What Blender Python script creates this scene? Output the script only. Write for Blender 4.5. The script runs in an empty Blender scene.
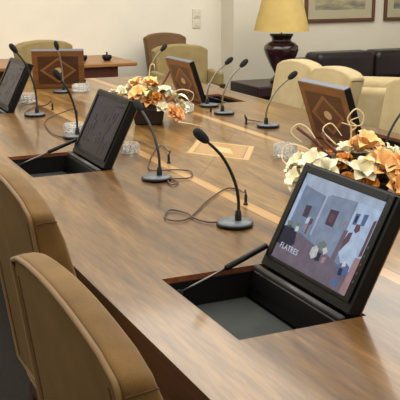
import bpy, bmesh, math, random
from mathutils import Vector, Matrix
from mathutils.geometry import tessellate_polygon
random.seed(7)
C = bpy.context.scene.collection
S = bpy.context.scene
S.view_settings.view_transform = 'Standard'
S.view_settings.look = 'None'
PI = math.pi

# ------------------------------------------------------------------ materials
def lin(c):
    return tuple(((v / 255) / 12.92 if v / 255 <= .04045 else ((v / 255 + .055) / 1.055) ** 2.4) for v in c) + (1,)

def mat(name, rgb, rough=.5, metal=0, spec=.5, sheen=0, coat=0, emit=None, estr=0, trans=0, var=0, vscale=40, ior=1.5):
    m = bpy.data.materials.new(name); m.use_nodes = True
    nt = m.node_tree; b = nt.nodes['Principled BSDF']
    b.inputs['Base Color'].default_value = lin(rgb)
    b.inputs['Roughness'].default_value = rough
    b.inputs['Metallic'].default_value = metal
    b.inputs['Specular IOR Level'].default_value = spec
    b.inputs['Sheen Weight'].default_value = sheen
    b.inputs['Sheen Roughness'].default_value = .4
    b.inputs['Coat Weight'].default_value = coat
    b.inputs['Transmission Weight'].default_value = trans
    b.inputs['IOR'].default_value = ior
    if emit:
        b.inputs['Emission Color'].default_value = lin(emit); b.inputs['Emission Strength'].default_value = estr
    if var:
        tc = nt.nodes.new('ShaderNodeTexCoord'); n = nt.nodes.new('ShaderNodeTexNoise')
        n.inputs['Scale'].default_value = vscale; n.inputs['Detail'].default_value = 4
        nt.links.new(tc.outputs['Object'], n.inputs['Vector'])
        r = nt.nodes.new('ShaderNodeValToRGB')
        lo = tuple(max(0, v * (1 - var)) for v in rgb); hi = tuple(min(255, v * (1 + var)) for v in rgb)
        r.color_ramp.elements[0].position = .3; r.color_ramp.elements[1].position = .7
        r.color_ramp.elements[0].color = lin(lo); r.color_ramp.elements[1].color = lin(hi)
        nt.links.new(n.outputs['Fac'], r.inputs['Fac']); nt.links.new(r.outputs['Color'], b.inputs['Base Color'])
    return m

def M_(nt, op, a, b=None, c=None, clamp=False):
    n = nt.nodes.new('ShaderNodeMath'); n.operation = op; n.use_clamp = clamp
    for i, v in enumerate((a, b, c)):
        if v is None: continue
        if isinstance(v, (int, float)): n.inputs[i].default_value = v
        else: nt.links.new(v, n.inputs[i])
    return n.outputs[0]

def mixc(nt, fac, a, b):
    n = nt.nodes.new('ShaderNodeMix'); n.data_type = 'RGBA'
    for sock, v in ((n.inputs['Factor'], fac), (n.inputs['A'], a), (n.inputs['B'], b)):
        if isinstance(v, (int, float)): sock.default_value = v
        elif isinstance(v, tuple): sock.default_value = v
        else: nt.links.new(v, sock)
    return n.outputs['Result']

def grain(nt, vec, stops, sc, seed=0.0, warp=.35):
    """streaky wood colour: noise stretched along one axis (sc = scale per axis)"""
    mp = nt.nodes.new('ShaderNodeMapping'); mp.inputs['Scale'].default_value = sc
    mp.inputs['Location'].default_value = (seed, seed * 1.7, seed * .3)
    nt.links.new(vec, mp.inputs['Vector'])
    n1 = nt.nodes.new('ShaderNodeTexNoise'); n1.inputs['Scale'].default_value = 1; n1.inputs['Detail'].default_value = 3
    n1.inputs['Roughness'].default_value = .6; n1.inputs['Distortion'].default_value = warp
    nt.links.new(mp.outputs[0], n1.inputs['Vector'])
    mp2 = nt.nodes.new('ShaderNodeMapping'); mp2.inputs['Scale'].default_value = tuple(v * 6 if i < 3 else v for i, v in enumerate(sc))
    nt.links.new(vec, mp2.inputs['Vector'])
    n2 = nt.nodes.new('ShaderNodeTexNoise'); n2.inputs['Scale'].default_value = 1; n2.inputs['Detail'].default_value = 3
    nt.links.new(mp2.outputs[0], n2.inputs['Vector'])
    mp3 = nt.nodes.new('ShaderNodeMapping'); mp3.inputs['Scale'].default_value = tuple(v * .3 for v in sc)
    nt.links.new(vec, mp3.inputs['Vector'])
    n3 = nt.nodes.new('ShaderNodeTexNoise'); n3.inputs['Scale'].default_value = 1; n3.inputs['Detail'].default_value = 2
    nt.links.new(mp3.outputs[0], n3.inputs['Vector'])
    f = M_(nt, 'ADD', M_(nt, 'MULTIPLY', n1.outputs['Fac'], .48), M_(nt, 'ADD', M_(nt, 'MULTIPLY', n2.outputs['Fac'], .26), M_(nt, 'MULTIPLY', n3.outputs['Fac'], .26)))
    r = nt.nodes.new('ShaderNodeValToRGB'); cr = r.color_ramp
    while len(cr.elements) < len(stops): cr.elements.new(.5)
    for e, (p, c) in zip(cr.elements, stops): e.position = p; e.color = lin(c)
    nt.links.new(f, r.inputs['Fac'])
    return r.outputs['Color']

def newmat(name, rough=.3, spec=.5, coat=0):
    m = bpy.data.materials.new(name); m.use_nodes = True
    nt = m.node_tree; b = nt.nodes['Principled BSDF']
    b.inputs['Roughness'].default_value = rough; b.inputs['Specular IOR Level'].default_value = spec
    b.inputs['Coat Weight'].default_value = coat; b.inputs['Coat Roughness'].default_value = .1
    tc = nt.nodes.new('ShaderNodeTexCoord'); sx = nt.nodes.new('ShaderNodeSeparateXYZ')
    nt.links.new(tc.outputs['Object'], sx.inputs[0])
    return m, nt, b, tc.outputs['Object'], sx.outputs

def wood(name, stops, sc, rough=.35, spec=.5):
    m, nt, b, v, xyz = newmat(name, rough, spec)
    nt.links.new(grain(nt, v, stops, sc), b.inputs['Base Color'])
    return m

WAL = [(.35, (52, 32, 13)), (.45, (88, 60, 28)), (.54, (112, 80, 40)), (.65, (142, 106, 58))]
WAL2 = [(.35, (62, 40, 17)), (.45, (102, 72, 35)), (.54, (130, 97, 51)), (.65, (162, 125, 72))]
TX0, TX1, TY0, TY1 = .66, 2.745, .78, 6.45
TC = (1.76, 3.52)

def table_mat():
    m, nt, b, v, (x, y, z) = newmat('walnut_table', .30, .36, .36)
    b.inputs['Coat Roughness'].default_value = .09
    outer = grain(nt, v, WAL, (15, 1.6, 4), 0.0, .5)
    # book-matched field: grain leans the other way on either side of the diagonal
    inner = grain(nt, v, WAL2, (17, 1.8, 4), 3.1, .5)
    dx = M_(nt, 'ABSOLUTE', M_(nt, 'SUBTRACT', x, TC[0])); dy = M_(nt, 'ABSOLUTE', M_(nt, 'SUBTRACT', y, TC[1]))
    infield = M_(nt, 'MULTIPLY', M_(nt, 'GREATER_THAN', x, 1.40), M_(nt, 'LESS_THAN', x, 2.10))
    col = mixc(nt, infield, outer, inner)
    # thin seams that cross at the middle of the field
    seam = M_(nt, 'LESS_THAN', M_(nt, 'ABSOLUTE', M_(nt, 'SUBTRACT', M_(nt, 'MULTIPLY', dx, 1.42), dy)), .006)
    col = mixc(nt, M_(nt, 'MULTIPLY', M_(nt, 'MULTIPLY', seam, infield), .55), col, lin((70, 46, 26)))
    # two light bands along the table
    tan = grain(nt, v, [(.3, (150, 110, 60)), (.5, (176, 134, 80)), (.7, (194, 154, 100))], (40, 2, 4), 1.0)
    for sx in (1.40, 2.10):
        band = M_(nt, 'LESS_THAN', M_(nt, 'ABSOLUTE', M_(nt, 'SUBTRACT', x, sx)), .024)
        col = mixc(nt, band, col, tan)
        line = M_(nt, 'LESS_THAN', M_(nt, 'ABSOLUTE', M_(nt, 'SUBTRACT', M_(nt, 'ABSOLUTE', M_(nt, 'SUBTRACT', x, sx)), .026)), .003)
        col = mixc(nt, M_(nt, 'MULTIPLY', line, .6), col, lin((80, 52, 28)))
    # lozenge inlay in the middle
    loz = M_(nt, 'ADD', M_(nt, 'DIVIDE', dx, .172), M_(nt, 'DIVIDE', dy, .262))
    fr = mixc(nt, 1.0, tan, lin((196, 158, 102)))
    col = mixc(nt, M_(nt, 'LESS_THAN', loz, 1), col, fr)
    col = mixc(nt, M_(nt, 'LESS_THAN', loz, .82), col, lin((132, 92, 50)))
    col = mixc(nt, M_(nt, 'LESS_THAN', loz, .78), col, lin((172, 132, 78)))
    sm = M_(nt, 'ADD', M_(nt, 'DIVIDE', dx, .045), M_(nt, 'DIVIDE', dy, .12))
    col = mixc(nt, M_(nt, 'LESS_THAN', sm, 1), col, lin((208, 178, 126)))
    nt.links.new(col, b.inputs['Base Color'])
    return m

def veneer_mat():
    """lid back: light border, dark field, light diamond outline, pale centre (object x across, y up)"""
    m, nt, b, v, (x, y, z) = newmat('marquetry_veneer', .3, .5)
    base = grain(nt, v, [(.3, (100, 62, 32)), (.5, (122, 80, 44)), (.7, (138, 94, 56))], (7, 50, 4), 0)
    dark = grain(nt, v, [(.3, (54, 31, 20)), (.5, (72, 43, 27)), (.7, (90, 57, 36))], (8, 60, 4), 2)
    ax = M_(nt, 'ABSOLUTE', x); ay = M_(nt, 'ABSOLUTE', y)
    field = M_(nt, 'MULTIPLY', M_(nt, 'LESS_THAN', ax, .165), M_(nt, 'LESS_THAN', ay, .110))
    col = mixc(nt, field, base, dark)
    d = M_(nt, 'ADD', M_(nt, 'DIVIDE', ax, .150), M_(nt, 'DIVIDE', ay, .102))
    col = mixc(nt, M_(nt, 'LESS_THAN', d, 1), col, lin((136, 92, 54)))
    col = mixc(nt, M_(nt, 'LESS_THAN', d, .80), col, lin((92, 57, 34)))
    d2 = M_(nt, 'ADD', M_(nt, 'POWER', M_(nt, 'DIVIDE', ax, .034), 2), M_(nt, 'POWER', M_(nt, 'DIVIDE', ay, .022), 2))
    col = mixc(nt, M_(nt, 'LESS_THAN', d2, 1), col, lin((196, 168, 124)))
    nt.links.new(col, b.inputs['Base Color'])
    return m

MT = table_mat()
MV = veneer_mat()
M_EDGE = wood('table_edge_wood', [(.3, (58, 34, 18)), (.5, (84, 52, 28)), (.7, (104, 66, 38))], (10, 1.5, 40), .35)
M_RAW = mat('raw_edge', (120, 66, 34), .5, var=.2)
M_BLACK = mat('black_plastic', (8, 7, 8), .42, spec=.25)
M_BLACKG = mat('black_housing_gloss', (9, 8, 10), .34, spec=.22)
M_WELL = mat('well_black', (8, 8, 9), .5, spec=.3)
M_FELT = mat('grey_felt', (40, 43, 41), .8, var=.12, vscale=14)
M_STEEL = mat('strut_steel', (112, 110, 108), .35, 1)
M_DSTEEL = mat('hinge_metal', (66, 62, 64), .35, .4)
M_LIDEDGE = mat('lid_edge_grey', (104, 108, 118), .4, .3)
M_MICBASE = mat('mic_base_grey', (92, 97, 104), .4, .35, var=.08)
M_MICSILV = mat('mic_stem_silver', (130, 122, 108), .35, .6)
M_STEM = mat('mic_stem_black', (24, 22, 23), .4)
M_FOAM = mat('foam_windscreen', (18, 17, 19), .9, var=.3, vscale=300)
M_CABLE = mat('cable_brown', (66, 40, 26), .5)
M_GLASS = mat('cut_glass', (250, 250, 248), .06, trans=.75, ior=1.5, spec=.8)
def fabric(name, rgb, rgb2):
    m, nt, b, v, xyz = newmat(name, .75, .25)
    n = nt.nodes.new('ShaderNodeTexNoise'); n.inputs['Scale'].default_value = 9; n.inputs['Detail'].default_value = 3
    nt.links.new(v, n.inputs['Vector'])
    n2 = nt.nodes.new('ShaderNodeTexNoise'); n2.inputs['Scale'].default_value = 350
    nt.links.new(v, n2.inputs['Vector'])
    f = M_(nt, 'ADD', M_(nt, 'MULTIPLY', n.outputs['Fac'], .75), M_(nt, 'MULTIPLY', n2.outputs['Fac'], .25))
    r = nt.nodes.new('ShaderNodeValToRGB'); r.color_ramp.elements[0].position = .35; r.color_ramp.elements[1].position = .65
    r.color_ramp.elements[0].color = lin(rgb); r.color_ramp.elements[1].color = lin(rgb2)
    nt.links.new(f, r.inputs['Fac']); nt.links.new(r.outputs['Color'], b.inputs['Base Color'])
    b.inputs['Sheen Weight'].default_value = .25; b.inputs['Sheen Roughness'].default_value = .35
    b.inputs['Sheen Tint'].default_value = lin((255, 236, 200))
    bp = nt.nodes.new('ShaderNodeBump'); bp.inputs['Strength'].default_value = .15; bp.inputs['Distance'].default_value = .002
    nt.links.new(n2.outputs['Fac'], bp.inputs['Height']); nt.links.new(bp.outputs[0], b.inputs['Normal'])
    return m
M_TAN = fabric('tan_velvet', (90, 64, 28), (116, 85, 42))
M_TANF = fabric('pale_tan_velvet', (164, 146, 108), (178, 160, 122))
M_TANE = fabric('olive_tan_velvet', (122, 105, 68), (136, 118, 78))
M_BRN = fabric('brown_velvet', (96, 70, 44), (108, 80, 52))
M_PIPE = mat('piping_tan', (116, 87, 48), .7, sheen=.1)
M_PANEL = fabric('back_panel_cloth', (84, 62, 31), (96, 72, 38))
M_PANEL.node_tree.nodes['Principled BSDF'].inputs['Sheen Weight'].default_value = .04
M_PANEL.node_tree.nodes['Principled BSDF'].inputs['Specular IOR Level'].default_value = .1
M_SEAM = mat('seam_dark', (70, 46, 22), .9)
M_LEG = wood('chair_leg_wood', [(.3, (40, 22, 14)), (.7, (66, 38, 24))], (20, 20, 2), .4)
M_LEATH = mat('dark_leather', (32, 23, 28), .36, var=.25, vscale=6)
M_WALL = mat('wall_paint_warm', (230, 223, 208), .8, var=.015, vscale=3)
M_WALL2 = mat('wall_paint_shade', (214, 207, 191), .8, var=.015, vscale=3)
M_CEIL = mat('ceiling_white', (238, 234, 224), .9)
M_FLOOR = mat('carpet_brown', (32, 24, 19), .95, var=.25, vscale=60)
M_SHADE = mat('lamp_shade_cloth', (186, 160, 96), .8, emit=(200, 170, 96), estr=.05, var=.04, vscale=8)
M_LAMP = mat('burgundy_glaze', (44, 20, 24), .14, coat=.5, var=.2, vscale=10)
M_BRASS = mat('brass', (150, 110, 50), .3, .9)
M_DARKTAB = wood('dark_lacquer', [(.3, (30, 18, 22)), (.7, (48, 30, 34))], (3, 30, 30), .3)
M_CRED = wood('credenza_wood', [(.3, (128, 86, 46)), (.7, (166, 118, 70))], (3, 40, 40), .35)
M_CREDD = wood('credenza_apron_wood', [(.3, (70, 32, 20)), (.7, (96, 50, 32))], (30, 30, 3), .4)
M_FRAME = wood('frame_wood', [(.3, (74, 44, 28)), (.7, (104, 66, 42))], (3, 30, 30), .4)
M_MATB = mat('mount_board', (206, 196, 164), .8)
M_SWITCH = mat('switch_plastic', (218, 210, 190), .4)
M_ORANGE = mat('petal_orange', (246, 164, 92), .55, var=.14, vscale=30, sheen=.2)
M_PEACH = mat('petal_peach', (250, 188, 116), .55, var=.10, vscale=30, sheen=.2)
M_CREAM = mat('petal_cream', (240, 232, 202), .55, var=.07, vscale=30, sheen=.2)
M_AMBER = mat('petal_amber', (196, 122, 34), .5, var=.2, vscale=30)
M_PGRN = mat('leaf_pale_green', (176, 172, 116), .55, var=.15, vscale=25)
M_DGRN = mat('leaf_dark', (58, 46, 26), .5, var=.3, vscale=25)
M_TWIG = mat('twig_pale', (220, 200, 160), .6)
M_TWIGR = mat('twig_red_brown', (92, 44, 34), .6)
M_POT = mat('planter_dark', (34, 22, 18), .35, var=.3, vscale=9)
M_HEART = mat('flower_heart', (150, 62, 26), .7)

# ------------------------------------------------------------------ mesh helpers
def obj(name, bm, m, parent=None, smooth=False, bevel=0, seg=2, sub=0, mats=None):
    bmesh.ops.recalc_face_normals(bm, faces=bm.faces[:]) if smooth != 'raw' else None
    me = bpy.data.meshes.new(name); bm.to_mesh(me); bm.free()
    for mm in (mats or [m]): me.materials.append(mm)
    if smooth:
        for p in me.polygons: p.use_smooth = True
    o = bpy.data.objects.new(name, me); C.objects.link(o)
    if parent: o.parent = parent
    if bevel:
        b = o.modifiers.new('bevel', 'BEVEL'); b.width = bevel; b.segments = seg; b.limit_method = 'ANGLE'; b.angle_limit = math.radians(35)
    if sub:
        s = o.modifiers.new('sub', 'SUBSURF'); s.levels = sub; s.render_levels = sub
    return o

def box(bm, x0, x1, y0, y1, z0, z1, mt=None):
    r = bmesh.ops.create_cube(bm, size=1)
    m = Matrix.Translation(((x0 + x1) / 2, (y0 + y1) / 2, (z0 + z1) / 2)) @ Matrix.Diagonal((x1 - x0, y1 - y0, z1 - z0, 1))
    bmesh.ops.transform(bm, matrix=(mt @ m) if mt else m, verts=r['verts'])
    return r['verts']

def boxbm(*a):
    bm = bmesh.new(); box(bm, *a); return bm

def smoothpts(pts, n=6):
    P = [Vector(p) for p in pts]; out = []
    for i in range(len(P) - 1):
        p0 = P[max(i - 1, 0)]; p1 = P[i]; p2 = P[i + 1]; p3 = P[min(i + 2, len(P) - 1)]
        for k in range(n):
            t = k / n
            out.append(.5 * ((2 * p1) + (p2 - p0) * t + (2 * p0 - 5 * p1 + 4 * p2 - p3) * t * t + (3 * p1 - p0 - 3 * p2 + p3) * t ** 3))
    out.append(P[-1]); return out

def tube(bm, pts, r, seg=8, closed=False):
    P = [Vector(p) for p in pts]; n = len(P)
    R = r if isinstance(r, (list, tuple)) else [r] * n
    rings = []; nrm = None
    for i, p in enumerate(P):
        if closed: t = P[(i + 1) % n] - P[i - 1]
        else: t = P[min(i + 1, n - 1)] - P[max(i - 1, 0)]
        if t.length < 1e-9: t = Vector((0, 0, 1))
        t.normalize()
        if nrm is None: nrm = t.orthogonal().normalized()
        else:
            nrm = nrm - t * nrm.dot(t)
            nrm = nrm.normalized() if nrm.length > 1e-6 else t.orthogonal().normalized()
        bn = t.cross(nrm)
        rings.append([bm.verts.new(p + (nrm * math.cos(2 * PI * k / seg) + bn * math.sin(2 * PI * k / seg)) * R[i]) for k in range(seg)])
    for i in range(n if closed else n - 1):
        a = rings[i]; b = rings[(i + 1) % n]
        for k in range(seg): bm.faces.new((a[k], a[(k + 1) % seg], b[(k + 1) % seg], b[k]))
    if not closed:
        bm.faces.new(rings[0][::-1]); bm.faces.new(rings[-1])

def lathe(bm, prof, seg=24, mt=None):
    rings = []
    vs = []
    for (r, z) in prof:
        if r < 1e-6: v = [bm.verts.new((0, 0, z))]
        else: v = [bm.verts.new((r * math.cos(2 * PI * k / seg), r * math.sin(2 * PI * k / seg), z)) for k in range(seg)]
        rings.append(v); vs += v
    for a, b in zip(rings, rings[1:]):
        for k in range(seg):
            k2 = (k + 1) % seg
            if len(a) == 1 and len(b) == 1: continue
            if len(a) == 1: bm.faces.new((a[0], b[k], b[k2]))
            elif len(b) == 1: bm.faces.new((a[k], a[k2], b[0]))
            else: bm.faces.new((a[k], a[k2], b[k2], b[k]))
    if mt: bmesh.ops.transform(bm, matrix=mt, verts=vs)

def prism(bm, pts, ax, a, b):
    """polygon pts extruded along axis ax from a to b ('y': pts are (x,z); 'x': pts are (y,z); 'z': pts are (x,y))"""
    f = {'y': lambda p, t: (p[0], t, p[1]), 'x': lambda p, t: (t, p[0], p[1]), 'z': lambda p, t: (p[0], p[1], t)}[ax]
    A = [bm.verts.new(f(p, a)) for p in pts]; B = [bm.verts.new(f(p, b)) for p in pts]
    n = len(pts); bm.faces.new(A); bm.faces.new(B[::-1])
    for i in range(n): bm.faces.new((A[i], B[i], B[(i + 1) % n], A[(i + 1) % n]))

def tag(o, label=None, cat=None, group=None, kind=None):
    if label: o['label'] = label
    if cat: o['category'] = cat
    if group: o['group'] = group
    if kind: o['kind'] = kind
    return o

def thing(name, label, cat, loc=(0, 0, 0), rz=0, group=None, scale=None):
    o = bpy.data.objects.new(name, None); C.objects.link(o); o.empty_display_size = .1
    o.location = loc; o.rotation_euler = (0, 0, rz)
    if scale: o.scale = scale
    return tag(o, label, cat, group)

def struct(name, bm, m):
    o = obj(name, bm, m); o['kind'] = 'structure'; return o

# ------------------------------------------------------------------ room
RX0, RX1, RY0, RY1, RZ = -2.2, 7.6, -2.6, 8.18, 3.0
STEPX, STEPY = 4.08, 7.90
struct('floor', boxbm(RX0 - .1, RX1 + .1, RY0 - .1, RY1 + .1, -.1, 0), M_FLOOR)
struct('ceiling', boxbm(RX0 - .1, RX1 + .1, RY0 - .1, RY1 + .1, RZ, RZ + .1), M_CEIL)
struct('wall_left', boxbm(RX0 - .1, RX0, RY0, RY1, 0, RZ), M_WALL)
struct('wall_right', boxbm(RX1, RX1 + .1, RY0, RY1, 0, RZ), M_WALL)
struct('wall_front', boxbm(RX0, RX1, RY0 - .1, RY0, 0, RZ), M_WALL)
struct('wall_back', boxbm(RX0, STEPX, RY1, RY1 + .1, 0, RZ), M_WALL)
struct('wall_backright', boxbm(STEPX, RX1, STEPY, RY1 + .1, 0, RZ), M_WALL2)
bm = bmesh.new(); box(bm, RX0, STEPX, RY1 - .015, RY1, 0, .1); struct('baseboard_back', bm, M_FRAME)

# ------------------------------------------------------------------ conference table
NEARC, FARC = 1.006, 2.404
MON = [  # (kind, x, y, rotation, scale)
    (NEARC, 1.80, 0, 1), (NEARC, 3.545, 0, 1), (NEARC, 5.215, 0, 1),
    (2.435, 5.03, PI, .91), (2.48, 3.43, PI, 1),
    (1.765, 6.115, -PI / 2 - math.radians(18), .95)]
WIDE = [1, 1, 1, .97, .93, .84 / .95]     # width of each monitor along its hinge
HX, HY = .169, .2185
def corners(i):
    x, y, r, s = MON[i]; hx, hy = HX, HY * WIDE[i]
    c, n = math.cos(r), math.sin(r)
    return [(x + (a * c - b * n) * s, y + (a * n + b * c) * s) for a, b in ((-hx, -hy), (hx, -hy), (hx, hy), (-hx, hy))]
def outline(inset=0, rad=.35):
    x0, x1, y0, y1 = TX0 + inset, TX1 - inset, TY0 + inset, TY1 - inset
    pts = []
    for cx, cy, a0 in ((x0 + rad, y0 + rad, PI), (x1 - rad, y0 + rad, 1.5 * PI), (x1 - rad, y1 - rad, 0), (x0 + rad, y1 - rad, PI / 2)):
        for k in range(9):
            a = a0 + k / 8 * PI / 2
            pts.append((cx + rad * math.cos(a), cy + rad * math.sin(a)))
    return pts
table = thing('conference_table', 'long walnut conference table with light inlaid bands and pop-up monitor openings', 'table', (0, 0, 0))
def slab(z0, z1, out, holes):
    bm = bmesh.new(); loops = [out] + holes
    flat = [p for l in loops for p in l]
    tris = tessellate_polygon([[Vector((p[0], p[1], 0)) for p in l] for l in loops])
    T = [bm.verts.new((p[0], p[1], z1)) for p in flat]; B = [bm.verts.new((p[0], p[1], z0)) for p in flat]
    for t in tris:
        try:
            bm.faces.new([T[i] for i in t]); bm.faces.new([B[i] for i in reversed(t)])
        except ValueError: pass
    k = 0
    for l in loops:
        n = len(l)
        for i in range(n):
            a, b = k + i, k + (i + 1) % n
            f = bm.faces.new((T[a], T[b], B[b], B[a])); f.material_index = 1 if l is out else 2
        k += n
    return bm
obj('tabletop', slab(.715, .75, outline(), [corners(i) for i in range(len(MON))]), MT, table, mats=[MT, M_EDGE, M_RAW])
# apron band under the edge and two slab pedestals
bm = bmesh.new()
o_, i_ = outline(.004, .346), outline(.035, .315)
for (za, zb) in ((.61, .7145),):
    n = len(o_)
    vs = [[bm.verts.new((p[0], p[1], z)) for p in l] for l in (o_, i_) for z in (za, zb)]
    for i in range(n):
        j = (i + 1) % n
        bm.faces.new((vs[0][i], vs[0][j], vs[1][j], vs[1][i])); bm.faces.new((vs[2][i], vs[3][i], vs[3][j], vs[2][j]))
        bm.faces.new((vs[0][i], vs[2][i], vs[2][j], vs[0][j])); bm.faces.new((vs[1][i], vs[1][j], vs[3][j], vs[3][i]))
obj('edge_band', bm, M_EDGE, table)
for y in (1.4, 3.55, 5.75):
    obj('pedestal', boxbm(1.40, 2.02, y - .12, y + .12, 0, .7145), M_EDGE, table, bevel=.01)

# ------------------------------------------------------------------ pop-up monitors
LA = Vector((.122, 0, .006)); LH, LT = .302, .036
def mtx(xa, ya, za, loc):
    return Matrix(((xa[0], ya[0], za[0], loc[0]), (xa[1], ya[1], za[1], loc[1]), (xa[2], ya[2], za[2], loc[2]), (0, 0, 0, 1)))
SW, SH = .352, .243
def screen_mats(dim):
    def e(n, c):
        d = tuple(v * dim[1] for v in c) if dim[0] else c
        m = bpy.data.materials.new('screen_' + n); m.use_nodes = True
        nt = m.node_tree; b = nt.nodes['Principled BSDF']
        b.inputs['Base Color'].default_value = lin((12, 12, 16)); b.inputs['Roughness'].default_value = .2; b.inputs['Specular IOR Level'].default_value = .12
        tc = nt.nodes.new('ShaderNodeTexCoord'); ns = nt.nodes.new('ShaderNodeTexNoise'); ns.inputs['Scale'].default_value = 30
        nt.links.new(tc.outputs['Object'], ns.inputs['Vector'])
        r = nt.nodes.new('ShaderNodeValToRGB')
        r.color_ramp.elements[0].position = .3; r.color_ramp.elements[1].position = .7
        tint = (1.12, .80, .98) if dim[0] else (1, 1, 1)
        r.color_ramp.elements[0].color = lin(tuple(v * .92 * t for v, t in zip(d, tint))); r.color_ramp.elements[1].color = lin(tuple(min(255, v * 1.05 * t) for v, t in zip(d, tint)))
        nt.links.new(ns.outputs['Fac'], r.inputs['Fac']); nt.links.new(r.outputs['Color'], b.inputs['Emission Color'])
        b.inputs['Emission Strength'].default_value = .72
        return m
    cols = dict(wall=(128, 144, 170), wall2=(140, 154, 180), ceil=(176, 190, 212), floor=(118, 106, 122), dark=(40, 42, 62), pic=(82, 66, 84), bright=(186, 206, 234),
                brown=(104, 80, 92), white=(210, 214, 214), green=(120, 134, 122), blue=(88, 112, 160), text=(208, 218, 232), pink=(172, 136, 142))
    ks = list(cols); return ks, [e(k, cols[k]) for k in ks]
def P(a, b): return ((a - .5) * SW, (.5 - b) * SH)
PICT = [  # (material, polygon in screen fractions, layer): the picture of a meeting room that is on the screen
    ('wall', [(0, 0), (1, 0), (1, 1), (0, 1)], 0),
    ('ceil', [(0, 0), (1, 0), (1, .10), (.70, .10), (.40, .13), (.38, .17), (.06, .13), (0, .06)], 1),
    ('bright', [(0, .06), (.05, .12), (.045, .62), (0, .70)], 1),
    ('wall2', [(.36, .15), (.70, .10), (.70, .72), (.42, .70), (.36, .62)], 1),
    ('ceil', [(.345, .15), (.37, .15), (.37, .62), (.345, .60)], 2),
    ('bright', [(.72, .08), (1, .04), (1, .74), (.86, .80), (.72, .62)], 1),
    ('floor', [(0, .74), (.22, .64), (.42, .68), (.72, .74), (1, .82), (1, 1), (0, 1)], 2),
    ('pic', [(.16, .33), (.235, .32), (.235, .46), (.165, .46)], 3), ('pic', [(.46, .27), (.565, .26), (.565, .44), (.465, .44)], 3),
    ('brown', [(.485, .31), (.54, .31), (.54, .40), (.485, .40)], 4),
    ('dark', [(0, .64), (.08, .60), (.19, .65), (.22, .78), (.15, .85), (0, .84)], 3),
    ('green', [(.02, .57), (.10, .55), (.12, .62), (.04, .64)], 3), ('green', [(.14, .55), (.19, .54), (.21, .60), (.16, .63)], 4), ('white', [(.15, .59), (.19, .58), (.20, .63), (.16, .65)], 5),
    ('bright', [(.235, .46), (.27, .43), (.285, .47), (.26, .52), (.235, .52)], 3), ('pink', [(.24, .55), (.28, .52), (.29, .57), (.25, .60)], 3),
    ('brown', [(.275, .45), (.315, .44), (.32, .50), (.295, .52), (.30, .62), (.28, .63), (.28, .52)], 4),
    ('white', [(.44, .72), (.475, .68), (.52, .70), (.53, .79), (.48, .83), (.44, .79)], 3), ('green', [(.49, .64), (.54, .60), (.585, .63), (.58, .69), (.51, .70)], 4),
    ('dark', [(.50, .74), (.57, .73), (.575, .82), (.52, .83)], 3), ('white', [(.56, .68), (.60, .65), (.63, .69), (.60, .74)], 5), ('pink', [(.60, .76), (.645, .74), (.64, .81), (.60, .82)], 5),
    ('blue', [(.75, .21), (.80, .20), (.795, .32), (.755, .33)], 4), ('dark', [(.765, .23), (.785, .23), (.785, .30), (.765, .30)], 5), ('blue', [(.835, .19), (.885, .18), (.88, .30), (.84, .31)], 4),
    ('pink', [(.66, .33), (.69, .32), (.69, .38), (.665, .38)], 4),
    ('floor', [(.70, .42), (.745, .40), (.74, .70), (.725, 1), (.68, 1), (.69, .70)], 4),
    ('brown', [(.80, .31), (.845, .30), (.86, .36), (.83, .40), (.80, .38)], 5), ('brown', [(.76, .42), (.80, .40), (.80, .50), (.765, .58), (.745, .64), (.74, .52)], 5),
    ('blue', [(.80, .74), (.86, .70), (.92, .73), (.92, .82), (.86, .86), (.80, .84)], 4), ('white', [(.83, .71), (.865, .69), (.875, .74), (.84, .76)], 5), ('dark', [(.82, .78), (.86, .77), (.87, .84), (.83, .85)], 5), ('blue', [(.80, .90), (.87, .88), (.86, .97), (.81, .98)], 4),
    ('brown', [(.955, .22), (.985, .20), (.985, .58), (.955, .60)], 4),
    ('pink', [(.93, .62), (1, .60), (1, 1), (.92, 1)], 3),
]
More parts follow.
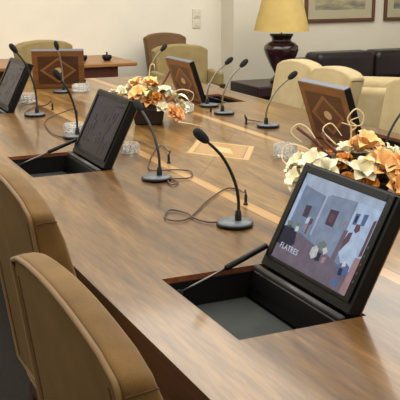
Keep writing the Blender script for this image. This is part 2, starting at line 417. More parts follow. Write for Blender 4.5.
def build_monitor(i, label, dim, tilt=26.3):
    x, y, rz, s = MON[i]; TH = math.radians(tilt)
    tvec = Vector((math.sin(TH), 0, math.cos(TH))); nvec = Vector((math.cos(TH), 0, -math.sin(TH)))
    t = thing('popup_monitor', label, 'monitor', (x, y, .75), rz, 'pop-up monitors let into the conference table', (s, s * WIDE[i], s))
    # well
    a, b = HX - .003, HY - .003; zt, zb, w = -.014, -.088, .004
    bm = bmesh.new()
    box(bm, -a, -a + w, -b, b, zb, zt); box(bm, a - w, a, -b, b, zb, zt)
    box(bm, -a + w, a - w, -b, -b + w, zb, zt); box(bm, -a + w, a - w, b - w, b, zb, zt); box(bm, -a, a, -b, b, zb - w, zb)
    well = obj('well', bm, M_WELL, t)
    obj('felt_mat', boxbm(-a + .012, .075, -b + .010, b - .010, zb, zb + .004), M_FELT, well)
    # lid housing
    bm = bmesh.new()
    q = [LA, LA + tvec * LH, LA + tvec * LH + nvec * LT, LA + nvec * LT]
    prism(bm, [(p.x, p.z) for p in q], 'y', -.210, .210)
    lid = obj('lid', bm, M_BLACK, t, bevel=.003)
    # raised bezel around the screen (four strips, one mesh)
    bm = bmesh.new()
    L, R, B, T_ = -.198, .198, -.120, .142; sw, sh = SW / 2, SH / 2
    for r_ in ((L, -sw, B - .012, T_), (sw, R, B - .012, T_), (-sw, sw, sh, T_), (-sw, sw, B - .012, -sh)):
        box(bm, r_[0], r_[1], r_[2], r_[3], 0, .005)
    bez = obj('bezel', bm, M_BLACKG, t, bevel=.0015)
    # screen frame of reference: x to the viewer's right, y up the lid
    sm = mtx((0, -1, 0), tvec, -nvec, LA + tvec * (.035 + SH / 2) - nvec * .0008)
    bez.matrix_local = sm
    ks, ms = screen_mats(dim)
    bm = bmesh.new()
    for k, poly, lay in PICT:
        f = bm.faces.new([bm.verts.new((*P(*p), .0004 + lay * .00025)) for p in poly]); f.normal_update()
        if f.normal.z < 0: f.normal_flip()
        f.material_index = ks.index(k)
    me = bpy.data.meshes.new('screen'); bm.to_mesh(me); bm.free()
    for m_ in ms: me.materials.append(m_)
    scr = bpy.data.objects.new('screen', me); C.objects.link(scr); scr.parent = t; scr.matrix_local = sm
    cu = bpy.data.curves.new('caption', 'FONT'); cu.body = 'FLATRES'; cu.size = .0215; cu.extrude = 0; cu.offset = .0003; cu.space_character = 1.12
    tmp = bpy.data.objects.new('caption', cu); C.objects.link(tmp)
    dg = bpy.context.evaluated_depsgraph_get(); cm = bpy.data.meshes.new_from_object(tmp.evaluated_get(dg))
    C.objects.unlink(tmp); bpy.data.objects.remove(tmp)
    cap = bpy.data.objects.new('caption', cm); C.objects.link(cap); cap.parent = scr
    cm.materials.clear(); cm.materials.append(ms[ks.index('text')])
    px, py = P(.06, .875); cap.location = (px, py, .0025)
    # buttons down the right-hand bezel
    bm = bmesh.new()
    for k in range(5):
        box(bm, .1835, .1895, -.085 + k * .022, -.079 + k * .022, .005, .0065)
    obj('button_row', bm, M_DSTEEL, bez)
    # marquetry back panel
    bm = bmesh.new(); box(bm, -.2095, .2095, -.142, .1505, 0, .0035)
    vp = obj('veneer_panel', bm, MV, t, bevel=.001)
    vp.matrix_local = mtx((0, 1, 0), tvec, nvec, LA + tvec * (LH / 2) + nvec * (LT - .001))
    tag(vp, 'wood lid back inlaid with a diamond')
    # grey strip along the top edge
    bm = bmesh.new(); box(bm, -.211, .211, -.002, .0025, .004, LT)
    te = obj('top_strip', bm, M_LIDEDGE if i > 2 else M_BLACK, t); te.matrix_local = mtx((0, 1, 0), tvec, nvec, LA + tvec * LH)
    # hinge bar and the black apron below it
    bm = bmesh.new(); tube(bm, [(.108, -.207, -.004), (.108, .207, -.004)], .010, 14)
    obj('hinge_bar', bm, M_DSTEEL, t, smooth=True)
    bm = bmesh.new(); prism(bm, [(.098, -.008), (.118, -.010), (.122, -.082), (.080, -.082), (.083, -.05)], 'y', -.206, .206)
    obj('hinge_cover', bm, M_BLACKG, t, bevel=.004)
    # gas strut
    p0, p1, p2 = Vector((-.128, .196, -.036)), Vector((.008, .199, .010)), Vector((.142, .2145, .052))
    bm = bmesh.new(); tube(bm, [p1, p1 + (p2 - p1) * .02, p2], [.0055, .0085, .0085], 12)
    gs = obj('gas_strut', bm, M_BLACK, t, smooth=True)
    bm = bmesh.new(); tube(bm, [p0, p1], .0035, 8); obj('strut_rod', bm, M_STEEL, gs, smooth=True)
    bm = bmesh.new(); lathe(bm, [(0, -.006), (.008, -.006), (.008, .006), (0, .006)], 10, Matrix.Translation(p0) @ Matrix.Rotation(PI / 2, 4, 'X')); obj('strut_mount', bm, M_STEEL, gs)
    return t
build_monitor(0, 'raised black monitor nearest the camera, meeting-room picture bright on its screen', (False, 1))
build_monitor(1, 'second raised monitor along the left side, its screen dark seen at an angle', (True, .25))
build_monitor(2, 'raised monitor at the far left edge of the photo with a dim purple screen', (True, .25))
build_monitor(3, 'raised monitor lid with wooden back beside two microphones, in front of a tan chair', (True, .5), 19)
build_monitor(4, 'raised monitor lid with wooden back behind the large flower arrangement', (True, .5), 20)
build_monitor(5, 'raised monitor at the far table end, diamond inlaid wooden back facing the camera', (True, .5), 20)

# ------------------------------------------------------------------ gooseneck microphones
def microphone(x, y, lean, h, label, cable=None, plug=None, silver=False, ydir=0.0):
    """lean: sideways reach of the head along +x (negative: to the left seats); ydir adds reach along y"""
    t = thing('gooseneck_microphone', label, 'microphone', (x, y, .7503), 0, 'gooseneck microphones on the table')
    bm = bmesh.new(); lathe(bm, [(0, .0), (.056, 0), (.059, .003), (.059, .010), (.055, .0135), (0, .0135)], 36)
    obj('base', bm, M_BLACK, t, smooth=False)
    bm = bmesh.new(); lathe(bm, [(.0555, .0132), (.054, .016), (.02, .0175), (0, .0175)], 36)
    obj('base_plate', bm, M_MICBASE, t, smooth=True)
    sx = .012 if lean < 0 else -.012
    sx = 0.012 if lean < 0 else -.012
    d = Vector((lean, ydir, 0))
    top = Vector((sx, 0, 0)) + d * .82 + Vector((0, 0, h * .93))
    pts = smoothpts([(sx, 0, .016), (sx, 0, h * .28), tuple(Vector((sx, 0, 0)) + d * .12 + Vector((0, 0, h * .50))), tuple(Vector((sx, 0, 0)) + d * .42 + Vector((0, 0, h * .75))), tuple(top)], 6)
    rr = [.0075] * 3 + [.0052] * (len(pts) - 5) + [.0045, .004]
    bm = bmesh.new(); tube(bm, pts, rr, 10); obj('gooseneck', bm, M_MICSILV if silver else M_STEM, t, smooth=True)
    bm = bmesh.new(); lathe(bm, [(.011, .0), (.011, .02), (.008, .034), (0, .034)], 16, Matrix.Translation((sx, 0, .016))); obj('stem_socket', bm, M_STEM, t, smooth=False)
    # head capsule along the last direction
    dr = (pts[-1] - pts[-4]).normalized()
    mt = Matrix.Translation(pts[-1]) @ dr.to_track_quat('Z', 'Y').to_matrix().to_4x4()
    bm = bmesh.new(); lathe(bm, [(0, -.006), (.007, -.004), (.0125, .006), (.0155, .020), (.0160, .034), (.0135, .048), (.008, .056), (0, .059)], 16, mt)
    obj('foam_head', bm, M_FOAM, t, smooth=True)
    if cable:
        bm = bmesh.new(); tube(bm, smoothpts([(p[0] - x, p[1] - y, -.75 + .7555 if len(p) < 3 else p[2] - .75) for p in cable], 5), .0028, 6)
        obj('cable', bm, M_CABLE, t, smooth=True)
    if plug:
        bm = bmesh.new(); lathe(bm, [(0, 0), (.008, 0), (.008, .006), (.0055, .008), (.0055, .032), (.004, .038), (0, .038)], 12, Matrix.Translation((plug[0] - x, plug[1] - y, 0)))
        obj('plug', bm, M_STEM, t)
    return t
def loops2(x, y):
    px, py = x - .06, y + .13
    return [(px, py, .786), (px + .004, py + .02, .796), (px + .03, py + .06, .765), (px + .08, py + .03), (x + .03, y + .10), (x + .01, y + .05)], (px, py)
def loops(x, y, k=1, s=1):  # smaller cable run for the far microphones
    px, py = x + .15 * s, y + .17
    return [(px, py, .786), (px + .004, py + .03, .80), (px - .01, py + .10, .768), (px - .08 * s, py + .12), (x - .02 * s, y + .13), (x - .04 * s, y + .06), (x - .01, y + .05)], (px, py)
microphone(1.242, 2.385, -.135, .302, 'gooseneck microphone nearest the camera, beside the bright monitor, cable looped on its left',
           [(1.396, 2.600, .786), (1.402, 2.615, .800), (1.43, 2.68, .772), (1.465, 2.80), (1.425, 2.816), (1.288, 2.686), (1.159, 2.531), (1.096, 2.494), (1.069, 2.546), (1.123, 2.631), (1.157, 2.573), (1.155, 2.50), (1.175, 2.44), (1.205, 2.43)], (1.396, 2.600))
microphone(1.262, 3.085, -.025, .275, 'gooseneck microphone with head in front of the smaller flowers, right of the second monitor',
           [(1.425, 3.345, .786), (1.44, 3.36, .80), (1.49, 3.50, .768), (1.54, 3.68), (1.50, 3.66), (1.33, 3.34), (1.30, 3.22), (1.38, 3.20), (1.433, 3.147), (1.385, 3.04), (1.30, 3.05), (1.272, 2.965), (1.31, 2.985), (1.31, 3.04)], (1.425, 3.345), ydir=.16)
microphone(1.243, 4.83, -.12, .385, 'tall gooseneck microphone rising in front of the far left monitor', *loops(1.243, 4.83))
microphone(1.243, 4.08, -.09, .31, 'gooseneck microphone whose base is half hidden behind the second monitor', [(1.44, 4.68, .786), (1.43, 4.70, .797), (1.38, 4.78, .765), (1.30, 4.72), (1.24, 4.60), (1.20, 4.45), (1.17, 4.25), (1.175, 4.12), (1.21, 4.09)], (1.44, 4.68))
microphone(1.665, 5.73, -.035, .31, 'thin gooseneck microphone standing before the diamond inlaid lid at the table end', silver=True)
microphone(2.285, 4.74, .15, .27, 'left of the two microphones side by side in front of the black opening', None, None, silver=True)
microphone(2.237, 4.44, .14, .285, 'right of the two microphones side by side, nearer the camera', None, (2.20, 4.54), silver=True)
microphone(2.25, 3.956, .16, .265, 'gooseneck microphone alone on the right half of the table, in front of pale chairs', *loops2(2.25, 3.956), silver=True)
microphone(2.25, 5.60, .12, .285, 'gooseneck microphone rising behind the smaller flowers, before the tan chair', silver=True)
microphone(2.25, 2.94, .17, .285, 'gooseneck microphone at the right photo edge behind the large flowers')

# ------------------------------------------------------------------ cut-glass ashtrays
def ashtray(x, y, label, r=.052, h=.046):
    t = thing('glass_ashtray', label, 'ashtray', (x, y, .7505), random.random(), 'cut glass ashtrays on the table')
    bm = bmesh.new(); n = 14
    prof = [(0, 0), (r * .72, 0), (r * .95, h * .22), (r * .86, h * .45), (r, h * .72), (r * .93, h), (r * .80, h * .98), (r * .70, h * .55), (r * .5, h * .30), (0, h * .28)]
    lathe(bm, prof, n)
    for v in bm.verts:   # scalloped rim
        a = math.atan2(v.co.y, v.co.x); k = 1 + .05 * math.cos(7 * a); v.co.x *= k; v.co.y *= k
    obj('bowl', bm, M_GLASS, t)
    bm = bmesh.new()
    for k in range(n):
        a = 2 * PI * k / n
        box(bm, r * .90, r * 1.02, -.004, .004, h * .15, h * .9, Matrix.Rotation(a, 4, 'Z'))
    obj('cut_rib', bm, M_GLASS, t)
ashtray(1.285, 4.225, 'cut glass ashtray left of the second monitor', .053)
ashtray(1.345, 3.62, 'cut glass ashtray just right of the second monitor', .050)
ashtray(1.79, 5.70, 'glass ashtray in front of the diamond inlaid lid', .060, .055)
ashtray(1.335, 5.36, 'glass ashtray beside the far left monitor', .060, .055)
ashtray(1.93, 3.24, 'glass ashtray at the left foot of the large flower arrangement', .052, .06)
ashtray(2.06, 4.60, 'glass ashtray right of the smaller flower arrangement', .055, .05)

# ------------------------------------------------------------------ flower arrangements
def petal_mesh(bm, L, W, cup, curl, mt, n=6):
    rows = []
    for i in range(n + 1):
        t = i / n; w = W * math.sin(PI * min(1, .12 + .88 * t)) ** .7 * (1 - .1 * t) if t < 1 else .0
        z = cup * L * math.sin(t * PI * .55) - curl * L * max(0, t - .55) ** 2 * 2
        r = L * t
        row = []
        for j in (-1, -.5, 0, .5, 1):
            row.append(bm.verts.new(mt @ Vector((r, j * w, z + abs(j) ** 2 * w * .35))))
        rows.append(row)
    for a, b in zip(rows, rows[1:]):
        for j in range(4): bm.faces.new((a[j], a[j + 1], b[j + 1], b[j]))
def blossom_mesh(name, m, L, W, cups, npet, heart=True):
    bm = bmesh.new()
    for lay, cup in enumerate(cups):
        for k in range(npet):
            a = 2 * PI * (k + .5 * lay) / npet + random.uniform(-.12, .12)
            petal_mesh(bm, L * (1 - .22 * lay) * random.uniform(.9, 1.1), W * (1 - .15 * lay), cup, random.uniform(.2, .6), Matrix.Rotation(a, 4, 'Z') @ Matrix.Translation((.004, 0, .003 * lay)))
    nf = len(bm.faces)
    if heart:
        r = bmesh.ops.create_icosphere(bm, subdivisions=2, radius=.011, matrix=Matrix.Translation((0, 0, .012)))
        for f in bm.faces[nf:] if False else [f for v in r['verts'] for f in v.link_faces]: f.material_index = 1
    me = bpy.data.meshes.new(name); bm.to_mesh(me); bm.free()
    me.materials.append(m); me.materials.append(M_HEART)
    for p in me.polygons: p.use_smooth = True
    return me
def leaf_mesh(name, m, L, W):
    bm = bmesh.new(); petal_mesh(bm, L, W, .25, .7, Matrix.Identity(4), 8)
    me = bpy.data.meshes.new(name); bm.to_mesh(me); bm.free(); me.materials.append(m)
    for p in me.polygons: p.use_smooth = True
    return me
BL = {'orange': [blossom_mesh('orange_blossom', M_ORANGE, .058, .026, (.45, .9, 1.4), 5) for _ in range(2)],
      'peach': [blossom_mesh('peach_blossom', M_PEACH, .062, .028, (.5, 1.0), 6) for _ in range(2)],
      'cream': [blossom_mesh('cream_blossom', M_CREAM, .055, .026, (.5, 1.1), 5, False) for _ in range(2)],
      'amber': [blossom_mesh('amber_blossom', M_AMBER, .040, .020, (.5, 1.0, 1.5), 5, False) for _ in range(2)]}
LF = {'pale': leaf_mesh('pale_leaf', M_PGRN, .12, .026), 'dark': leaf_mesh('dark_leaf', M_DGRN, .12, .024), 'ivory': leaf_mesh('ivory_leaf', M_CREAM, .11, .024)}
def arrangement(label, x, y, items, leaves, R, H, pot, curls, twigs, rz=0):
    t = thing('flower_arrangement', label, 'flowers', (x, y, .7505), rz, 'flower arrangements down the table centre')
    a, b, h = pot
    bm = bmesh.new()
    vs = box(bm, -a, a, -b, b, 0, h)
    for v in vs:
        if v.co.z < h / 2: v.co.x *= .85; v.co.y *= .85
    obj('planter', bm, M_POT, t, bevel=.006)
    # moss mound that carries the stems
    bm = bmesh.new(); bmesh.ops.create_icosphere(bm, subdivisions=3, radius=1, matrix=Matrix.Translation((0, 0, h)) @ Matrix.Diagonal((a * 1.0, b * 1.0, H * .36, 1)))
    for v in bm.verts: v.co += v.co.normalized() * random.uniform(-.008, .008)
    obj('moss', bm, M_DGRN, t, smooth=True)
    def put(me, name, px, py, pz, sc, tilt=1.0, spin=None):
        o = bpy.data.objects.new(name, me); C.objects.link(o); o.parent = t
        d = Vector((px / R * tilt, py / R * tilt, .35 + pz / H * .55)).normalized()
        q = d.to_track_quat('Z', 'Y').to_matrix().to_4x4() @ Matrix.Rotation(random.random() * 6 if spin is None else spin, 4, 'Z')
        o.matrix_local = Matrix.Translation((px, py, pz)) @ q @ Matrix.Scale(sc, 4)
    for k, (kind, px, py, pz, sc) in enumerate(items):
        put(BL[kind][k % 2], 'blossom', px, py, pz, sc)
    for kind, px, py, pz, ang, sc in leaves:
        o = bpy.data.objects.new('leaf', LF[kind]); C.objects.link(o); o.parent = t
        o.matrix_local = Matrix.Translation((px, py, pz)) @ Matrix.Rotation(ang, 4, 'Z') @ Matrix.Rotation(random.uniform(-.5, .25), 4, 'Y') @ Matrix.Scale(sc, 4)
    for o in t.children:      # nothing dips into the table top
        low = min((o.matrix_basis @ v.co).z for v in o.data.vertices)
        if low < .001:
            o.location.z += .001 - low
    for pts in curls:
        bm = bmesh.new(); p = smoothpts(pts, 6); tube(bm, p, [.0034 * (1 - .5 * i / len(p)) for i in range(len(p))], 7); obj('curled_twig', bm, M_TWIG, t, smooth=True)
    for pts in twigs:
        bm = bmesh.new(); tube(bm, smoothpts(pts, 4), .006, 7); obj('dark_twig', bm, M_TWIGR, t, smooth=True)
    return t
# local axes: after the rotation rz local x runs to the camera's right and local y runs away from the camera
def ring(n, R, H, kinds, seed, sc=(.85, 1.15)):
    rnd = random.Random(seed); out = []
    for k in range(n):
        u = (k + .5) / n; a = k * 2.39996 + rnd.uniform(-.2, .2); rr = math.sqrt(u)
        out.append((kinds[k % len(kinds)], R[0] * rr * math.cos(a), R[1] * rr * math.sin(a), .075 + H * (1 - rr ** 2 * .75) * rnd.uniform(.85, 1.1), rnd.uniform(*sc)))
    return out
def ring_leaves(n, R, z, kinds, seed):
    rnd = random.Random(seed); out = []
    for k in range(n):
        a = 2 * PI * k / n + rnd.uniform(-.2, .2)
        out.append((kinds[k % len(kinds)], R[0] * .62 * math.cos(a), R[1] * .62 * math.sin(a), z * rnd.uniform(.7, 1.5), a, rnd.uniform(.8, 1.2)))
    return out
V = -math.radians(25)
it1 = [('peach', -.035, -.12, .195, 1.05), ('peach', .02, -.02, .235, .95), ('peach', .02, -.10, .155, .9), ('cream', -.13, -.06, .185, 1.1), ('cream', -.19, -.02, .165, 1.0), ('cream', -.10, .04, .20, 1.0),
       ('cream', .10, -.08, .20, .9), ('cream', .085, -.13, .13, .8), ('orange', .165, -.10, .075, 1.1), ('orange', .15, -.13, .10, .9), ('cream', .19, -.03, .12, 1.0), ('cream', .14, .02, .165, .9), ('amber', .06, -.12, .175, 1.1),
       ('amber', -.08, -.11, .155, 1.0), ('amber', .04, .05, .22, 1.0), ('peach', -.06, -.02, .235, .9), ('cream', .05, .10, .18, 1.0), ('peach', -.02, .14, .16, 1.0), ('cream', -.16, .06, .15, 1.0), ('orange', .11, .10, .14, 1.0)]
it1 = [(k, a * .9 - .012, b * .9, max(.055, c - .035), s * .84) for k, a, b, c, s in it1]
arrangement('flower arrangement in dark planter, orange roses and cream petals, behind the second monitor', 1.737, 4.34, it1,
            ring_leaves(12, (.17, .15), .11, ['pale', 'dark', 'ivory'], 3), .20, .2, (.085, .085, .085),
            [[(.10, -.06, .15), (.17, -.09, .19), (.235, -.07, .17), (.225, -.05, .125), (.17, -.06, .12)], [(0, 0, .2), (.01, -.02, .30), (.03, -.03, .315), (.035, -.03, .29)], [(.16, -.16, .03), (.22, -.18, .025), (.28, -.17, .01)]],
            [[(.04, .02, .15), (.09, .05, .23), (.11, .06, .27)]], V)
it2 = [('cream', -.165, -.03, .17, 1.15), ('cream', -.12, -.08, .185, 1.25), ('cream', -.175, -.08, .12, 1.05), ('cream', -.19, -.02, .145, 1.0), ('cream', -.08, -.12, .165, 1.2), ('cream', .04, -.13, .175, 1.2), ('orange', -.15, .04, .12, .7), ('amber', -.05, -.08, .165, 1.25), ('amber', -.02, -.05, .19, 1.2), ('amber', -.01, -.13, .13, 1.1),
       ('peach', .055, -.03, .255, 1.25), ('peach', .03, -.01, .235, 1.1), ('cream', -.01, .0, .215, 1.1), ('peach', .10, -.10, .185, 1.4), ('orange', .17, -.09, .175, 1.35), ('peach', .205, -.03, .185, 1.2), ('cream', .13, -.02, .215, 1.0),
       ('cream', .155, -.01, .205, 1.0), ('cream', .20, .03, .18, 1.1), ('peach', .15, -.14, .115, 1.1), ('amber', .06, -.14, .125, 1.2), ('cream', .24, -.08, .12, 1.1), ('cream', .05, .10, .17, 1.1), ('orange', -.06, .09, .16, 1.1),
       ('cream', .26, -.02, .14, 1.1), ('peach', .12, .10, .15, 1.0), ('cream', -.09, .05, .16, 1.0), ('orange', .20, .10, .12, 1.0)]
lv2 = ring_leaves(12, (.22, .16), .11, ['pale', 'ivory', 'dark'], 5) + [('pale', .0, -.13, .17, -.2, 1.1), ('pale', .05, -.11, .185, 2.7, 1.0), ('ivory', .02, -.12, .175, 2.9, 1.1), ('dark', -.05, -.12, .12, 3.6, 1.2), ('dark', .10, -.14, .15, .2, 1.0), ('ivory', .20, -.12, .14, 0, 1.2), ('pale', .07, -.08, .20, 1.2, .9)]
it2 = [(k, a, b, c * .86 - .055, s * .82) for k, a, b, c, s in it2]
lv2 = [(k, a * .88, b * .88, max(.055, c * .86 - .05), d, s * .85) for k, a, b, c, d, s in lv2]
arrangement('large flower arrangement of orange lilies, cream and amber blooms behind the bright monitor', 1.838, 2.625, it2, lv2, .25, .2, (.15, .09, .05),
            [[(.0, -.02, .15), (.0, -.04, .235), (-.015, -.05, .275), (.012, -.05, .31), (.04, -.05, .29), (.035, -.05, .255), (.005, -.05, .25), (-.035, -.05, .26)],
             [(.0, 0, .22), (.018, -.03, .245), (-.005, -.04, .265), (.025, -.04, .28)],
             [(-.10, -.02, .15), (-.15, -.01, .225), (-.19, -.01, .245), (-.215, -.01, .215), (-.175, -.02, .18)],
             [(-.05, 0, .17), (-.10, .01, .22), (-.07, .02, .245), (-.03, .02, .20)],
             [(-.10, -.05, .13), (-.18, -.04, .17), (-.235, -.02, .165), (-.245, -.03, .12), (-.21, -.06, .09)]],
            [[(-.07, -.04, .13), (-.13, -.02, .185), (-.195, -.01, .232)], [(-.04, -.03, .14), (-.09, -.02, .185), (-.10, .0, .215)], [(-.13, -.03, .195), (-.10, -.05, .165)]], V - math.radians(7))

# ------------------------------------------------------------------ upholstered chairs (front = local +x)
def back_outline(W, zb, zt, n=14, arch=.032, taper=.42):
    """half-round topped back seen from behind: list of (y, z)"""
    hb, ht = W * taper, W * .5
    pts = [(-hb, zb), (hb, zb)]
    zc = zt - arch - .010; r = .022
    pts += [(ht - .004, zc - .06)]
    for k in range(5):
        a = k / 4 * (PI / 2 - .2); pts.append((ht - r + r * math.cos(a), zc - r * .6 + r * math.sin(a) * .9))
    for k in range(1, n):
        y = (ht - r) * (1 - 2 * k / n); pts.append((y, zc + arch * (1 - (y / ht) ** 2) + .010))
    for k in range(5):
        a = PI / 2 + .2 + k / 4 * (PI / 2 - .2); pts.append((-ht + r + r * math.cos(a), zc - r * .6 + r * math.sin(a) * .9))
    pts += [(-ht + .004, zc - .06)]
    return pts
def chair(name, label, x, y, rz, W=.58, zt=1.03, m=None, panel=None, arms=False, group=None, rec=.135, thick=.085, taper=.42, wedge=0):
    m = m or M_TANF; panel = panel or m
    t = thing(name, label, 'chair', (x, y, 0), rz, group)
    zb = .40
    def bx(z): return -.235 - rec * (z - zb) / (1.0 - zb)          # rear face x at height z
    out = back_outline(W, zb, zt, taper=taper)
    bm = bmesh.new(); n = len(out)
    # rear outline slightly smaller than the middle, front slightly smaller: pillow section
    layers = [(0, 1.0), (.012, 1.012), (thick * .55, 1.012), (thick * .9, .985), (thick, .94)]
    cz = (zb + zt) / 2; rings = []
    for dx, k in layers:
        rings.append([bm.verts.new((bx(z) + dx * (1 + wedge / thick * min(.27, max(0, zt - .05 - z))), yy * k, cz + (z - cz) * (1 + (k - 1) * .6))) for yy, z in out])
    for a, b in zip(rings, rings[1:]):
        for i in range(n): bm.faces.new((a[i], a[(i + 1) % n], b[(i + 1) % n], b[i]))
    bm.faces.new(rings[0]); bm.faces.new(rings[-1][::-1])
    br = obj('backrest', bm, m, t, bevel=.006)
    for p in br.data.polygons: p.use_smooth = len(p.vertices) == 4
    # rear panel with piping round it
    cy = [(yy * .93, z - .012 if z > .6 else z + .01) for yy, z in out]
    bm = bmesh.new(); bm.faces.new([bm.verts.new((bx(z) - .004, yy, z)) for yy, z in cy])
    r = bmesh.ops.extrude_face_region(bm, geom=bm.faces[:]); bmesh.ops.translate(bm, vec=(.006, 0, 0), verts=[v for v in r['geom'] if isinstance(v, bmesh.types.BMVert)])
    pn = obj('back_panel', bm, panel, t)
    bm = bmesh.new(); tube(bm, [(bx(z) - .003, yy * .985, z - .003) for yy, z in out], .0048, 8, True)
    obj('piping', bm, M_PIPE if m in (M_TAN,) else m, t, smooth=True)
    bm = bmesh.new()
    bm.free()
    for s in (-1, 1):
        bm = bmesh.new(); tube(bm, [(bx(zb + .02) - .0045, s * W * taper * .86, zb + .02), (bx(zt - .07) - .0045, s * W * .425, zt - .065)], .0022, 6)
        obj('seam', bm, M_SEAM, pn)
    for s in (-1, 1):
        zz = zt - .06; bm = bmesh.new()
        tube(bm, [(bx(zz) + .002, s * W * .506, zz), (bx(zz) + thick * .5, s * W * .511, zz + .004), (bx(zz) + thick * .95, s * W * .494, zz)], .0014, 6)
        obj('corner_seam', bm, M_SEAM, br)
    # seat
    bm = bmesh.new(); vs = box(bm, -.24, .26, -W * .43, W * .43, .36, .47)
    obj('seat', bm, m, t, bevel=.03, seg=4)
    bm = bmesh.new(); box(bm, -.23, .24, -W * .40, W * .40, .32, .36); obj('seat_frame', bm, M_LEG, t, bevel=.004)
    for sx in (-1, 1):
        for sy in (-1, 1):
            bm = bmesh.new(); vs = box(bm, -.02, .02, -.02, .02, 0, .33, Matrix.Translation((.21 * sx, sy * W * .36, 0)))
            for v in vs:
                if v.co.z < .1: v.co.x += .03 * sx * (1 if sx < 0 else .3); v.co.x = .21 * sx + (v.co.x - .21 * sx) * .9
            obj('leg', bm, M_LEG, t, bevel=.003)
    if arms:
        for s in (-1, 1):
            bm = bmesh.new(); box(bm, -.27, .02, s * (W * .5 + .01) - .03, s * (W * .5 + .01) + .03, arms - .12, arms)
            ar = obj('armrest', bm, m, t, bevel=.025, seg=4)
            bm = bmesh.new(); box(bm, -.02, .03, s * (W * .5 + .03) - .018, s * (W * .5 + .03) + .018, .40, arms - .10); box(bm, -.02, .03, min(s * W * .36, s * (W * .5 + .045)), max(s * W * .36, s * (W * .5 + .045)), .33, .40)
            obj('arm_support', bm, M_LEG, ar, bevel=.003)
    return t
G = 'upholstered chairs round the conference table'
chair('upholstered_chair', 'tan velvet chair nearest the camera, seen from behind at the bottom left corner', .685, 1.322, 0, .605, 1.037, M_TAN, M_PANEL, group=G, thick=.058, rec=.09, taper=.56, wedge=.24)
chair('upholstered_chair', 'tan velvet chair cut by the left photo edge, second from the camera, seen from behind', .79, 2.165, 0, .575, 1.04, M_TAN, M_PANEL, group=G, thick=.058, rec=.09, taper=.56, wedge=.24)
chair('upholstered_chair', 'olive tan chair at the far table end behind the diamond inlaid monitor lid', 1.99, 6.75, -PI / 2 + .25, .51, 1.0, M_TANE, group=G)
chair('upholstered_chair', 'olive tan chair with armrest at the far corner, behind a wooden monitor lid', 3.00, 6.55, -PI / 2 - .1, .48, .945, M_TANE, arms=.74, group=G)
chair('upholstered_chair', 'brown chair standing against the far wall, behind the olive tan chair', 3.31, 7.60, -PI / 2 - .1, .41, .97, M_BRN, group=G)
chair('upholstered_chair', 'pale tan chair right of the lamp, leftmost of the pale chairs along the right side', 2.70, 4.91, PI, .455, .985, M_TANF, group=G)
chair('upholstered_chair', 'pale tan chair directly behind the wooden monitor lid on the right side', 2.66, 4.44, PI - .03, .48, .985, M_TANF, group=G)
chair('upholstered_chair', 'pale tan chair at the right photo edge behind the large flowers', 2.66, 3.62, PI, .53, 1.0, M_TANF, group=G)

# ------------------------------------------------------------------ lounge furniture along the back wall
def lounge(name, label, cat, x, y, rz, W, D, hb, hs, ha, m, ncush, foot=M_LEG):
    """front = local -y; origin at the middle of the floor footprint"""
    t = thing(name, label, cat, (x, y, 0), rz)
    aw = .16
    obj('base', boxbm(-W / 2 + .02, W / 2 - .02, -D / 2 + .04, D / 2 - .02, .08, .26), m, t, bevel=.02, seg=3)
    obj('backrest', boxbm(-W / 2 + .01, W / 2 - .01, D / 2 - .24, D / 2, .26, hb - .06), m, t, bevel=.05, seg=5)
    cw = (W - 2 * aw) / ncush
    for k in range(ncush):
        x0 = -W / 2 + aw + k * cw
        obj('seat_cushion', boxbm(x0 + .005, x0 + cw - .005, -D / 2, D / 2 - .22, .265, hs), m, t, bevel=.04, seg=4)
        obj('back_cushion', boxbm(x0 + .005, x0 + cw - .005, D / 2 - .34, D / 2 - .06, hs + .01, hb), m, t, bevel=.06, seg=5)
    for s in (-1, 1):
        a, b = sorted((s * W / 2, s * (W / 2 - aw))); obj('armrest', boxbm(a, b, -D / 2, D / 2 - .05, .261, ha), m, t, bevel=.05, seg=5)
    for sx in (-1, 1):
        for sy in (-1, 1): obj('foot', boxbm(sx * (W / 2 - .1) - .03, sx * (W / 2 - .1) + .03, sy * (D / 2 - .12) - .03, sy * (D / 2 - .12) + .03, 0, .08), foot, t)
    return t
lounge('sofa', 'long dark leather sofa against the back wall under the pictures', 'sofa', 5.90, 7.36, 0, 2.5, .95, .75, .44, .62, M_LEATH, 3)
lounge('armchair', 'low pale tan armchair in front of the dark sofa, seen between two chairs', 'armchair', 4.35, 5.75, math.radians(140), .95, .85, .74, .42, .60, M_TANF, 1)

side = thing('side_table', 'low dark lacquered side table under the lamp', 'side table', (4.26, 7.30, 0))
obj('table_slab', boxbm(-.38, .38, -.28, .28, .42, .52), M_DARKTAB, side, bevel=.012)
obj('pedestal', boxbm(-.30, .30, -.22, .22, .05, .42), M_DARKTAB, side, bevel=.01)
obj('plinth', boxbm(-.33, .33, -.25, .25, 0, .05), M_DARKTAB, side, bevel=.01)

lamp = thing('table_lamp', 'table lamp with dark burgundy urn base and wide yellow shade', 'lamp', (4.255, 7.26, .52))
bm = bmesh.new()
lathe(bm, [(0, 0), (.10, 0), (.10, .03), (.075, .05), (.055, .075), (.065, .10), (.105, .17), (.145, .25), (.165, .31), (.160, .345), (.125, .375), (.095, .385), (.090, .40), (.098, .425), (.112, .44), (.112, .455), (0, .455)], 40)
obj('urn', bm, M_LAMP, lamp, smooth=True)
bm = bmesh.new(); tube(bm, [(0, 0, .455), (0, 0, .60)], .009, 10); obj('stem', bm, M_BRASS, lamp)
bm = bmesh.new(); rings = []
prof = [(.260, .485), (.240, .57), (.214, .67), (.19, .77), (.168, .86)]
for k in (0, 1):
    pr = prof if k == 0 else [(r - .004, z) for r, z in prof[::-1]]
    rings += pr
lathe(bm, rings + [rings[0]], 40); obj('lamp_shade', bm, M_SHADE, lamp, smooth=True)
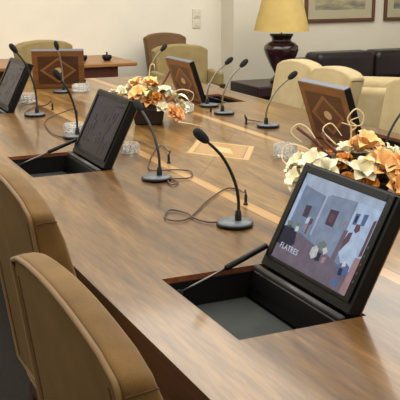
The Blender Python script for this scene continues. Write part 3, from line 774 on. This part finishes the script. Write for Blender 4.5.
bm = bmesh.new(); tube(bm, [(-.166, 0, .84), (.166, 0, .84)], .004, 6); tube(bm, [(0, 0, .60), (0, 0, .845)], .006, 8); obj('shade_carrier', bm, M_BRASS, lamp)
bm = bmesh.new(); lathe(bm, [(0, .60), (.018, .61), (.03, .66), (.026, .70), (0, .72)], 16); obj('bulb', bm, mat('bulb_glass', (240, 234, 214), .3), lamp, smooth=True)

# credenza against the far wall
cred = thing('credenza', 'wall console with overhanging wooden top and dark red-brown front by the far wall', 'console', (1.9, 7.80, 0))
obj('console_top', boxbm(-1.25, .95, -.42, .375, .725, .76), M_CRED, cred, bevel=.008)
obj('apron', boxbm(-1.15, .78, -.38, .33, .62, .725), M_CREDD, cred, bevel=.004)
for xx in (-1.0, .0): obj('leg', boxbm(xx - .05, xx + .05, -.2, .2, 0, .62), M_CREDD, cred, bevel=.004)
def bowl(x, y, r, h, label):
    t = thing('bowl', label, 'bowl', (x, y, .7605), 0, 'dark bowls on the console')
    bm = bmesh.new(); lathe(bm, [(0, 0), (r * .6, 0), (r, h * .5), (r * .95, h), (r * .85, h), (r * .8, h * .5), (0, h * .25)], 20); obj('body', bm, M_BLACKG, t, smooth=True)
    bm = bmesh.new(); lathe(bm, [(0, h * .8), (r * .5, h * .9), (r * .2, h * 1.1), (.006, h * 1.25), (.010, h * 1.5), (0, h * 1.6)], 16); obj('lid', bm, M_BLACKG, t, smooth=True)
bowl(2.64, 7.6, .045, .05, 'small dark lidded bowl on the console, right one')
bowl(2.43, 7.65, .04, .05, 'small dark lidded bowl on the console, half hidden by the monitor lid')

# pictures
def art_mat(name, seed):
    m, nt, b, v, (x, y, z) = newmat(name, .6, .3)
    n = nt.nodes.new('ShaderNodeTexNoise'); n.inputs['Scale'].default_value = 7; n.inputs['Detail'].default_value = 6
    mp = nt.nodes.new('ShaderNodeMapping'); mp.inputs['Location'].default_value = (seed, 0, seed); mp.inputs['Scale'].default_value = (.6, 1, 2.2)
    nt.links.new(v, mp.inputs[0]); nt.links.new(mp.outputs[0], n.inputs['Vector'])
    f = M_(nt, 'ADD', M_(nt, 'MULTIPLY', n.outputs['Fac'], .7), M_(nt, 'MULTIPLY', z, .9))
    r = nt.nodes.new('ShaderNodeValToRGB'); cr = r.color_ramp
    for p, c in ((.08, (120, 122, 120)), (.2, (176, 166, 132)), (.32, (210, 200, 166)), (.7, (204, 208, 204))):
        e = cr.elements.new(p); e.color = lin(c)
    cr.elements.remove(cr.elements[0]); cr.elements.remove(cr.elements[-1])
    nt.links.new(f, r.inputs['Fac']); nt.links.new(r.outputs['Color'], b.inputs['Base Color'])
    return m
def picture(x0, x1, z0, z1, label, seed, mw):
    cx, cz = (x0 + x1) / 2, (z0 + z1) / 2; w, h = (x1 - x0) / 2, (z1 - z0) / 2
    t = thing('framed_picture', label, 'picture', (cx, STEPY - .002, cz), 0, 'framed landscape pictures on the back wall')
    f = .035; bm = bmesh.new()
    box(bm, -w, w, -.03, 0, -h, -h + f); box(bm, -w, w, -.03, 0, h - f, h); box(bm, -w, -w + f, -.03, 0, -h + f, h - f); box(bm, w - f, w, -.03, 0, -h + f, h - f)
    obj('frame', bm, M_FRAME, t, bevel=.006)
    obj('mount', boxbm(-w + f, w - f, -.012, 0, -h + f, h - f), M_MATB, t)
    obj('painting', boxbm(-w + f + mw, w - f - mw, -.014, -.012, -h + f + mw, h - f - mw), art_mat('landscape', seed), t)
    obj('glass', boxbm(-w + f, w - f, -.018, -.0165, -h + f, h - f), mat('picture_glass', (255, 255, 255), .02, trans=1, ior=1.3), t)
picture(4.89, 5.76, 1.03, 1.72, 'framed landscape picture right of the lamp, dark wooden frame', 1.3, .09)
picture(5.885, 6.755, 1.03, 1.72, 'framed picture cut off by the top right photo corner', 4.1, .09)

# switches on the wall
for z, l in ((1.135, 'upper pale wall switch left of the wall corner'), (1.035, 'lower pale wall switch left of the wall corner')):
    t = thing('wall_switch', l, 'switch', (3.80, RY1 - .001, z), 0, 'wall switches')
    obj('switch_plate', boxbm(-.045, .045, -.012, 0, -.045, .045), M_SWITCH, t, bevel=.004)
    obj('rocker', boxbm(-.022, .022, -.018, -.012, -.026, .026), M_SWITCH, t, bevel=.003)

# ------------------------------------------------------------------ lights
def area(x, y, z, sx, sy, power, col=(1, .98, .90), rot=(0, 0, 0)):
    l = bpy.data.lights.new('ceiling_lamp', 'AREA'); l.shape = 'RECTANGLE'; l.size = sx; l.size_y = sy; l.energy = power; l.color = col
    o = bpy.data.objects.new('ceiling_lamp', l); C.objects.link(o); o.location = (x, y, z); o.rotation_euler = rot
for x in (-.6, 2.1, 4.9):
    for y in (-.9, 2.4, 5.6):
        area(x, y, RZ - .02, 2.3, 2.8, {-.9: 34, 2.4: 60, 5.6: 80}[y])
w = bpy.data.worlds.new('World'); S.world = w; w.use_nodes = True
w.node_tree.nodes['Background'].inputs[0].default_value = (1, .95, .88, 1); w.node_tree.nodes['Background'].inputs[1].default_value = .3

# ------------------------------------------------------------------ camera
cd = bpy.data.cameras.new('camera'); cam = bpy.data.objects.new('camera', cd); C.objects.link(cam)
cd.sensor_width = 36; cd.sensor_fit = 'HORIZONTAL'; cd.lens = 36 * 878.4 / 400
cd.clip_start = .02; cd.clip_end = 100
cam.location = (0, 0, 1.53)
cam.rotation_euler = (PI / 2 - math.radians(14.506), 0, -math.radians(25.152))
S.camera = cam
